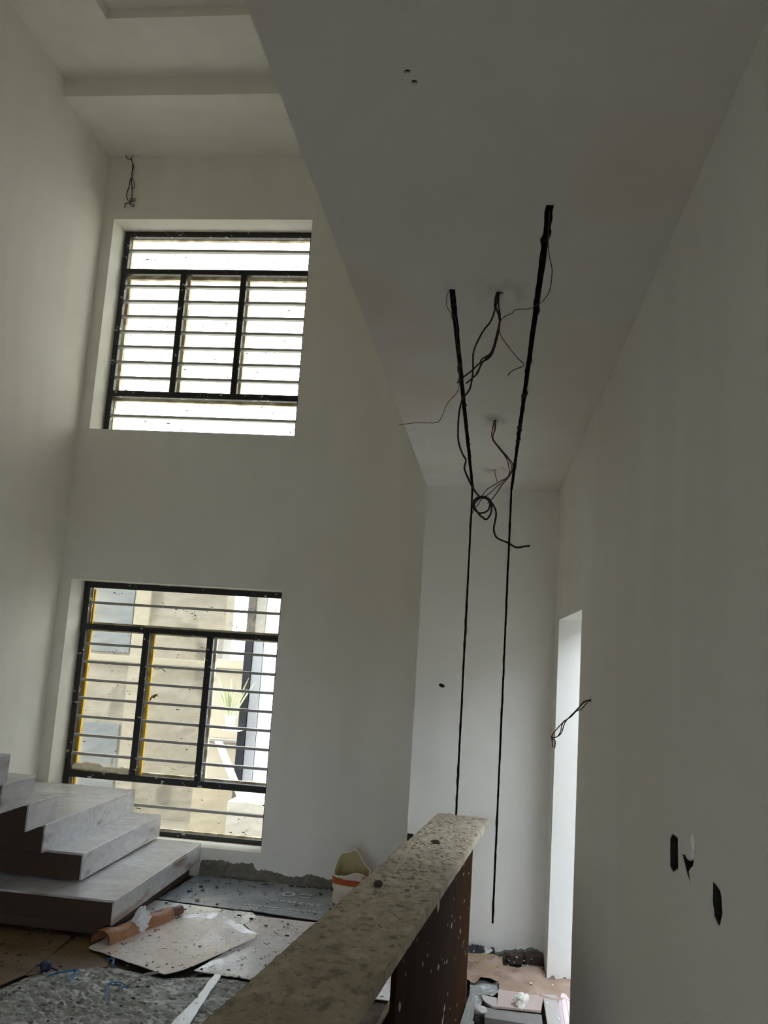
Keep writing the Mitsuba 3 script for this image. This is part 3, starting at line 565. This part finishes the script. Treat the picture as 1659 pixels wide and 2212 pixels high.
one('cardboard_sheet', sheet([(-3.3, 4.0), (-2.30, 4.33), (-2.253, 4.523), (-2.26, 4.80), (-2.30, 5.12), (-3.3, 5.1)], .004, .004, .06, .006, .014, 16), 'brown_card', 'dark brown cardboard sheet in the shade below the stair', 'cardboard')
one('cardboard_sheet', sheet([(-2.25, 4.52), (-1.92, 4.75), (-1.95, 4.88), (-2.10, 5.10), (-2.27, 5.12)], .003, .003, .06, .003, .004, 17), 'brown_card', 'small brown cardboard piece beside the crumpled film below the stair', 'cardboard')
# curled orange cardboard against the plinth, with a cardboard tube in it
t = np.linspace(0, 1, 30); prof = np.c_[.075 * np.cos(np.pi * (1.0 - 1.15 * t)) + 0, .088 * np.abs(np.sin(np.pi * (1.0 - 1.02 * t))) ** .8]
a0, a1 = np.array([-2.085, 5.02]), np.array([-1.905, 5.585]); dr_ = (a1 - a0) / np.linalg.norm(a1 - a0); nr = np.array([dr_[1], -dr_[0]])
V, F = [], []
M_ = 24
for i in range(M_):
    c = a0 + (a1 - a0) * i / (M_ - 1); k = .80 + .25 * math.sin(i * .35 + 1) * .3 - .15 * (i / M_)
    for u, w in prof:
        q = c + nr * (u * k); V.append([q[0], q[1], .019 + w * k * (.95 + .08 * math.sin(i * .9))])
for i in range(M_ - 1):
    for j in range(29):
        a = i * 30 + j; F += [[a, a + 30, a + 31], [a, a + 31, a + 1]]
m = trimesh.Trimesh(np.array(V), F, process=False); n = m.vertex_normals * .003
m = trimesh.Trimesh(np.vstack([m.vertices + n, m.vertices - n]), np.vstack([F, np.array(F)[:, ::-1] + len(V)]), process=False)
one('curled_cardboard', m, 'orange_card', 'orange-brown cardboard curled into a half roll against the bottom tread', 'cardboard', smooth=60)
tb = [(-2.00, 5.36, .058), (-1.93, 5.50, .058), (-1.842, 5.655, .056)]
TB = thing('cardboard_tube', 'dark brown tube poking out of the curled cardboard', 'tube')
obj('tube', tube(tb, .026, 18, 4), 'card_tube', TB, smooth=40)
one('crumpled_paper', (lambda q: trimesh.Trimesh(q.vertices + (meshkit.fbm(q.vertices * 22, 3, 5)[:, None] - .5) * [.05, .05, .05], q.faces, process=False))(lump([-1.955, 5.285, .094], [.040, .048, .072], 21, 4, .35)), 'white_paper', 'crumpled white paper on the edge of the curled cardboard', 'paper')
# crumpled plastic film over the floor at the left
CP = [(-3.0, 3.2), (-3.0, 4.05), (-2.281, 4.335), (-2.219, 4.60), (-1.95, 4.77), (-1.59, 4.70), (-1.337, 4.80), (-1.14, 4.78), (-.80, 4.74), (-.80, 3.2)]
pts, f, g = clip_grid(CP, .0105)
wq = (meshkit.fbm(np.c_[pts * 3, np.zeros(len(pts))], 3, 30) - .5)[:, None] * .35
Pn = np.c_[pts * [9.0, 24.0] + wq * [9, 24], np.zeros(len(pts))]
rd = lambda k, o, sd: 1 - np.abs(meshkit.fbm(Pn * k + o, 3, sd) * 2 - 1)
de = np.array([g.exterior.distance(sg.Point(*p)) for p in pts])
hz = .002 + (.014 * rd(.5, 0, 31) ** 3 + .012 * rd(1.5, 5, 32) ** 4 + .009 * rd(3.1, 9, 33) ** 4) * np.clip(de / .08, .12, 1)
one('crumpled_film', trimesh.Trimesh(np.c_[pts, hz], f, process=False), 'crumpled_film', 'dusty grey crumpled plastic film spread over the floor in the lower left', 'plastic film', smooth=32)
one('tape_strip', sheet([(-1.35, 4.10), (-1.262, 4.10), (-1.290, 4.50), (-1.303, 4.765), (-1.342, 4.770), (-1.332, 4.45)], .026, .002, .03, .002, .002, 41, .003), 'silver_tape', 'bright silvery strip of tape on the crumpled film beside the bench', 'tape')
for pts_, lab, mt in (([(-1.955, 4.82, .014), (-1.93, 4.81, .03), (-1.905, 4.775, .032), (-1.885, 4.74, .03), (-1.868, 4.716, .04)], 'blue twine curl just below the corner of the pink-grey cardboard', 'blue_twine'),
                      ([(-2.09, 4.43, .05), (-2.06, 4.49, .055), (-2.027, 4.528, .05), (-1.99, 4.53, .055), (-1.985, 4.46, .05), (-1.972, 4.40, .05)], 'blue twine tangle on the crumpled film, left of the other blue loops', 'blue_twine'),
                      ([(-1.712, 4.249, .055), (-1.735, 4.30, .055), (-1.752, 4.348, .06), (-1.768, 4.43, .055), (-1.729, 4.424, .06), (-1.668, 4.401, .055)], 'pale blue twine bent at a right angle on the crumpled film', 'blue_twine')):
    p = np.array(pts_); t_ = thing('twine', lab, 'twine')
    for k in range(3): obj('strand', tube(p + (rng.random(p.shape) - .5) * [.022, .03, .01], .0028, 6, 5), mt, t_, smooth=True)
one('twine_knot', cat([lump([-2.19, 4.60, .035], [.028, .028, .026], 6, 2, .4), tube([(-2.19, 4.6, .03), (-2.15, 4.57, .04), (-2.10, 4.55, .04)], .005, 6, 4), tube([(-2.19, 4.6, .03), (-2.22, 4.62, .03), (-2.25, 4.63, .02)], .004, 6, 4)]), 'dark_twine', 'dark blue knotted twine at the left edge of the crumpled film', 'twine', smooth=True)
one('stick', tube([(-1.70, 4.38, .055), (-1.665, 4.47, .058), (-1.65, 4.56, .06), (-1.61, 4.66, .045)], .007, 8, 4), 'grey_wood', 'thin pale stick on the crumpled film below the cardboard corner', 'stick', smooth=40)
# rubble
ch = []
for i in range(300):
    x, y = -2.05 + 1.45 * rng.random(), 4.75 + 1.8 * rng.random() ** .8
    if x < -2.05 + .0: continue
    r = .002 + .008 * rng.random() ** 4
    ch.append(lump([x, y, .020 + r * .2], [r * (1 + rng.random()), r * (1 + rng.random()), r * .45], i, 1, .6))
for i in range(160):
    x = -2.0 + 1.5 * rng.random(); r = .004 + .010 * rng.random() ** 2
    ch.append(lump([x, 6.60 - .06 * rng.random(), r * .5], [r * 1.4, r * 1.2, r], i + 500, 1, .5))
for i in range(140):
    x, y = -2.5 + 1.5 * rng.random(), 3.9 + .9 * rng.random(); r = .002 + .006 * rng.random() ** 3
    ch.append(lump([x, y, .045 + r * .2], [r * 1.5, r * 1.2, r * .6], i + 900, 1, .5))
one('rubble', cat(ch), 'rubble', 'chips of mortar and plaster strewn over the floor sheets', 'rubble', kind='stuff')
# open paper sack near the window wall
Z0, cx, cy = .0, -.872, 6.30
nth, nh = 72, 22; V = []
for j in range(nh):
    t = j / (nh - 1)
    for i in range(nth):
        th = 2 * math.pi * i / nth; c, s = math.cos(th), math.sin(th)
        e = (abs(c) ** 3.4 + abs(s) ** 3.4) ** (-1 / 3.4)
        rim = .205 + .125 * smooth_ if (smooth_ := max(0, math.sin(th - .25)) ** 1.5) else .205      # the back stands higher
        rim += .012 * math.sin(5 * th + 1) - .035 * math.exp(-((th - 3.9) / .35) ** 2)
        rx = .112 + .012 * t - .055 * smooth_ * t ** 2; ry = .075 + .014 * t
        V.append([cx + rx * c * e + .006 * math.sin(9 * t + 3 * th), cy + ry * s * e + .006 * math.sin(7 * t + 2 * th), rim * t])
V = np.array(V); V += (meshkit.fbm(V * 18, 3, 3)[:, None] - .5) * [.018, .018, .006]
V[:, 2] = np.maximum(V[:, 2], .001) + .019
F = [t for j in range(nh - 1) for i in range(nth) for a, b in [(j * nth + i, j * nth + (i + 1) % nth)] for t in ([a, b, b + nth], [a, b + nth, a + nth])]
SK = thing('paper_sack', 'open cream and red paper sack standing by the window wall behind the bench', 'sack')
obj('sack', trimesh.Trimesh(V, F, process=False), 'sack', SK, smooth=True)
obj('rim', tube(np.vstack([V[-nth:], V[-nth:-nth + 1]]), .004, 6, 0), 'plaster_white', SK, smooth=True, label='pale folded rim')
obj('bottom', trimesh.Trimesh(np.vstack([V[:nth], [[cx, cy, .021]]]), [[i, (i + 1) % nth, nth] for i in range(nth)], process=False), 'tan_paper', SK)

# corner beyond the bench: torn papers, tiles, plaster
one('soil_patch', trimesh.Trimesh(*(lambda p, f, g: (np.c_[p, .002 + .012 * meshkit.fbm(np.c_[p * 25, p[:, 0] * 0], 3, 2)], f))(*clip_grid([(.10, 5.34), (.391, 5.30), (.391, 5.50), (.10, 5.50)], .012)), process=False), 'dark_soil', 'dark crumbly debris in the corner under the pale wall', 'debris', kind='stuff')
one('brick_piece', cbox(.19, .275, 5.44, 5.50, .012, .070, .006), 'brick_dark', 'dark broken brick against the pale wall, left of the other brick', 'brick')
one('brick_piece', cbox(.285, .385, 5.43, 5.50, .012, .075, .006), 'brick_dark', 'dark broken brick in the corner by the opening', 'brick')
one('wood_offcut', cbox(.262, .386, 5.385, 5.410, .016, .034, .003), 'grey_wood', 'grey wood offcut lying in front of the bricks', 'wood offcut')
def crumple(poly, z, seed, amp, step=.02, fx=7, thick=.0012):
    p, f, g = clip_grid(poly, step); r = 1 - np.abs(meshkit.fbm(np.c_[p * fx, p[:, 0] * 0 + seed], 3, seed) * 2 - 1)
    h = z + amp * r ** 2; return trimesh.Trimesh(np.c_[p, h], f, process=False)
one('torn_wrapper', (lambda q: trimesh.Trimesh(q.vertices + np.c_[q.vertices[:, :2] * 0, (q.vertices[:, 1] - 5.42) * .75], q.faces, process=False))(crumple([(-.12, 5.42), (-.12, 5.49), (.02, 5.505), (.085, 5.49), (.10, 5.505), (.115, 5.47), (.08, 5.43)], .012, 3, .014, .008, 30)), 'wrapper_print', 'torn black and white wrapper at the foot of the pale wall', 'wrapper')
one('paper_sheet', crumple([(-.15, 5.2), (-.15, 5.45), (.085, 5.47), (.15, 5.45), (.155, 5.30), (.14, 5.18)], .028, 5, .03, .02), 'tan_paper', 'tan paper sheet lying below the torn wrapper', 'paper', smooth=25)
one('paper_sheet', crumple([(.125, 5.36), (.244, 5.32), (.33, 5.30), (.42, 5.285), (.52, 5.18), (.60, 5.05), (.56, 4.85), (.366, 4.84), (.131, 4.90)], .022, 6, .045, .02, 5), 'brown_paper', 'large crumpled brown paper spread in front of the opening', 'paper', smooth=25)
one('paper_sheet', crumple([(-.12, 5.38), (.04, 5.40), (.135, 5.35), (.130, 5.03), (.035, 5.0), (-.05, 4.95), (-.12, 4.95)], .034, 8, .05, .02, 6), 'brown_paper', 'torn brown paper beside the foot of the bench', 'paper', smooth=25)
one('paper_sheet', crumple([(-.02, 4.62), (-.02, 5.03), (.04, 5.05), (.13, 5.06), (.13, 4.88), (.05, 4.80), (.03, 4.60)], .02, 9, .04, .02, 8), 'crumpled_film', 'grey crumpled paper between the bench foot and the pink tile', 'paper', smooth=25)
one('broken_tile', man(poly_prism([(.126, 4.914), (.354, 4.888), (.331, 4.694), (.117, 4.687)], 'z', .050, .060)), 'pink_tile', 'rectangular pinkish tile lying on the papers by the opening', 'tile')
rt = [(.041 + .0, 4.817), (.06, 4.822), (.118, 4.807), (.117, 4.687), (.092, 4.697), (.06, 4.735), (.046, 4.775)]
one('broken_tile', man(poly_prism(rt, 'z', .046, .056)), 'grey_tile', 'round-cornered broken tile left of the pinkish tile', 'tile')
one('board_offcut', cbox(.352, .422, 4.50, 4.92, .046, .060, .002), 'grey_tile', 'narrow grey board between the pinkish tile and the striped bag', 'board')
one('slab_piece', man(poly_prism([(.051, 4.70), (.334, 4.69), (.332, 4.55), (.059, 4.58)], 'z', .012, .044)), 'slab_grey', 'grey slab fragment under the tiles in front of the opening', 'slab')
one('broken_tile', man(poly_prism([(.075, 4.52), (.33, 4.52), (.33, 4.35), (.10, 4.35)], 'z', .012, .026)), 'pink_tile', 'pinkish tile at the bottom edge below the slab fragment', 'tile')
pl_ = lump([.238, 4.735, .082], [.034, .040, .034], 5, 4, .3); pl_.vertices += (meshkit.fbm(pl_.vertices * 45, 4, 7)[:, None] - .5) * .035
one('plaster_lump', pl_, 'plaster_white', 'crumbly white plaster lump on the pinkish tile', 'plaster', smooth=25)
one('plaster_piece', lump([.03, 4.62, .06], [.035, .03, .02], 14, 2, .4), 'grey_tile', 'pale broken plaster piece by the foot of the bench', 'plaster')
tt = np.linspace(0, 1, 12); pb = np.c_[.462 - .02 * (1 - tt) * 0 - .012 * tt, 4.97 - .52 * tt, .060 + 0 * tt]
pr_ = .040 * np.sin(np.clip(tt * 3.2 + .35, 0, math.pi / 2)); pm = tube(pb, np.interp(np.linspace(0, 1, 12 * 4 - 3), tt, pr_), 24, 4); pm.vertices[:, 2] = .050 + (pm.vertices[:, 2] - .060) * .45
pm.vertices += (meshkit.fbm(pm.vertices * 25, 3, 3)[:, None] - .5) * .006
one('striped_bag', pm, 'pink_bag', 'rolled white plastic bag with pink stripes at the edge of the opening', 'plastic bag', smooth=True)
one('crumbs', cat([lump([.12 + .30 * rng.random(), 4.6 + .85 * rng.random(), .062], np.array([1, 1, .7]) * (.002 + .005 * rng.random() ** 2), i, 1, .5) for i in range(34)]), 'plaster_white', 'small plaster crumbs over the papers and tiles by the opening', 'crumbs', kind='stuff')

# ------------------------------------------------------------------ outside
obj('ground', mbox(-14, XL - .3, -12, 16, -.45, -.25) + mbox(XL - .4, XR + .3, -12, YREAR - .2, -.30, -.05), 'ground_paved', kind='structure', label='bare ground outside the house')
obj('yard', mbox(XL - .4, 1.5, YOUT, 16, -.45, -.25), 'ground_paved', kind='structure', label='paved yard outside the windows')
obj('side_yard', mbox(XR + .23, 14, -8, YOUT, -.25, -.02), 'ground_light', kind='structure', label='pale paved yard outside the right opening')
one('compound_wall', cbox(1.7, 1.9, -6, 12, -.25, 2.5), 'post_grey', 'unseen grey wall added outside the right opening to cut its daylight', 'wall')  # unseen wall, added to block part of the light at the opening
NH = thing('neighbour_house', 'weathered beige neighbouring house facing the windows', 'house')
obj('wall', cbox(-9, -2.93, 9.6, 9.9, -.25, 2.40), 'house_wall', NH)
obj('ledge', cbox(-9, -2.93, 9.52, 9.6, 1.40, 1.47), 'house_trim', NH); obj('ledge', cbox(-9, -2.93, 9.50, 9.6, 2.28, 2.40), 'house_trim', NH)
obj('pilaster', cbox(-3.98, -3.80, 9.55, 9.6, -.25, 2.28), 'house_trim', NH)
obj('shutter', cbox(-4.55, -4.0, 9.57, 9.6, 1.50, 2.25), 'house_shutter', NH, label='dark grey shutter')
dk = obj('door', cbox(-4.42, -4.02, 9.57, 9.6, -.2, .72), 'house_shutter', NH, label='blue-grey door panel')
obj('handle', cbox(-4.07, -4.05, 9.55, 9.57, .2, .36), 'post_black', dk)
CW = thing('boundary_wall', 'bright cream wall with a ledge seen through the open window column', 'wall')
obj('wall', cbox(-2.93, -1.95, 9.0, 9.2, -.25, .69), 'cream_paint', CW); obj('coping', cbox(-2.93, -1.95, 8.95, 9.2, .69, .72), 'house_trim', CW)
obj('upper_wall', cbox(-2.93, -1.95, 9.05, 9.25, .72, 1.43), 'cream_paint', CW); obj('ledge', cbox(-2.93, -2.3, 8.98, 9.05, 1.43, 1.52), 'cream_paint', CW)
one('post', cbox(-2.400, -2.325, 8.58, 8.66, -.25, 2.6), 'post_black', 'black steel post outside the lower window', 'post')
one('pillar', cbox(-2.32, -2.225, 8.6, 8.75, -.25, 2.6), 'post_grey', 'rough grey pillar beside the black post outside', 'pillar')
one('white_panel', cbox(-2.22, -2.0, 8.62, 8.66, -.25, 2.2), 'white_paint', 'tall white panel right of the grey pillar outside', 'panel')
PT = thing('potted_plant', 'potted plant with long pointed leaves in front of the black post outside', 'plant')
def leaf(x, y, z, dx, dz, L, w):
    t = np.linspace(0, 1, 8); c = np.c_[x + dx * t * L, y - .03 * t, z + dz * L * (t - .18 * t * t)]; ww = w * np.sin(np.pi * (.12 + .88 * t)) ** .7
    V = np.vstack([c + np.c_[ww, ww * .3, ww * 0], c - np.c_[ww, ww * -.3, ww * 0]]); return trimesh.Trimesh(V, [q for i in range(7) for q in ([i, i + 1, i + 9], [i, i + 9, i + 8])], process=False)
pot = trimesh.creation.revolve([[0, 0], [.038, 0], [.05, .11], [.056, .11], [.056, .125], [.046, .125], [.044, .10], [0, .10]], sections=20); pot.apply_translation([-2.445, 8.45, .885])
obj('pot', pot, 'white_paint', PT, smooth=30)
obj('bracket', cbox(-2.50, -2.33, 8.40, 8.58, .868, .8855, .002), 'white_paint', PT)
for i in range(17):
    a = (i - 8) / 8; obj('leaf', leaf(-2.445 + .02 * a, 8.45 + .02 * math.sin(i * 2.1), .99, .42 * a + .1 * math.sin(i * 3.3), 1, .26 + .24 * rng.random(), .0095), 'leaf' if i % 2 else 'leaf_pale', PT)
hr = m3.Manifold.hull_points(np.array([[x, y, z] for y in (8.40, 8.45) for x, z in ((-2.565, .76), (-2.50, .76), (-2.29, .25), (-2.225, .25))]))
one('handrail', hr, 'white_paint', 'sloping white rail crossing the cream wall outside', 'rail')
one('step', cbox(-2.27, -1.9, 8.0, 8.56, -.25, .30), 'white_paint', 'white step at the foot of the white panel outside', 'step')
for stem, grp in (('cardboard_sheet', 'cardboard sheets on the floor'), ('twine', 'blue twine scraps on the crumpled film'), ('wire_bundle', 'loose wires left for fittings'), ('thin_wire', 'thin wires at the grooves'),
                  ('paper_sheet', 'papers on the floor beyond the bench'), ('brick_piece', 'broken bricks in the corner'), ('broken_tile', 'broken tiles beyond the bench'), ('conduit', 'conduits in the grooves'), ('plastic_sheet', 'plastic sheets over the windows')):
    for key in list(labels):
        if '__' not in key and (key == stem or key[:-4] == stem) and 'category' in labels[key]: labels[key]['group'] = grp
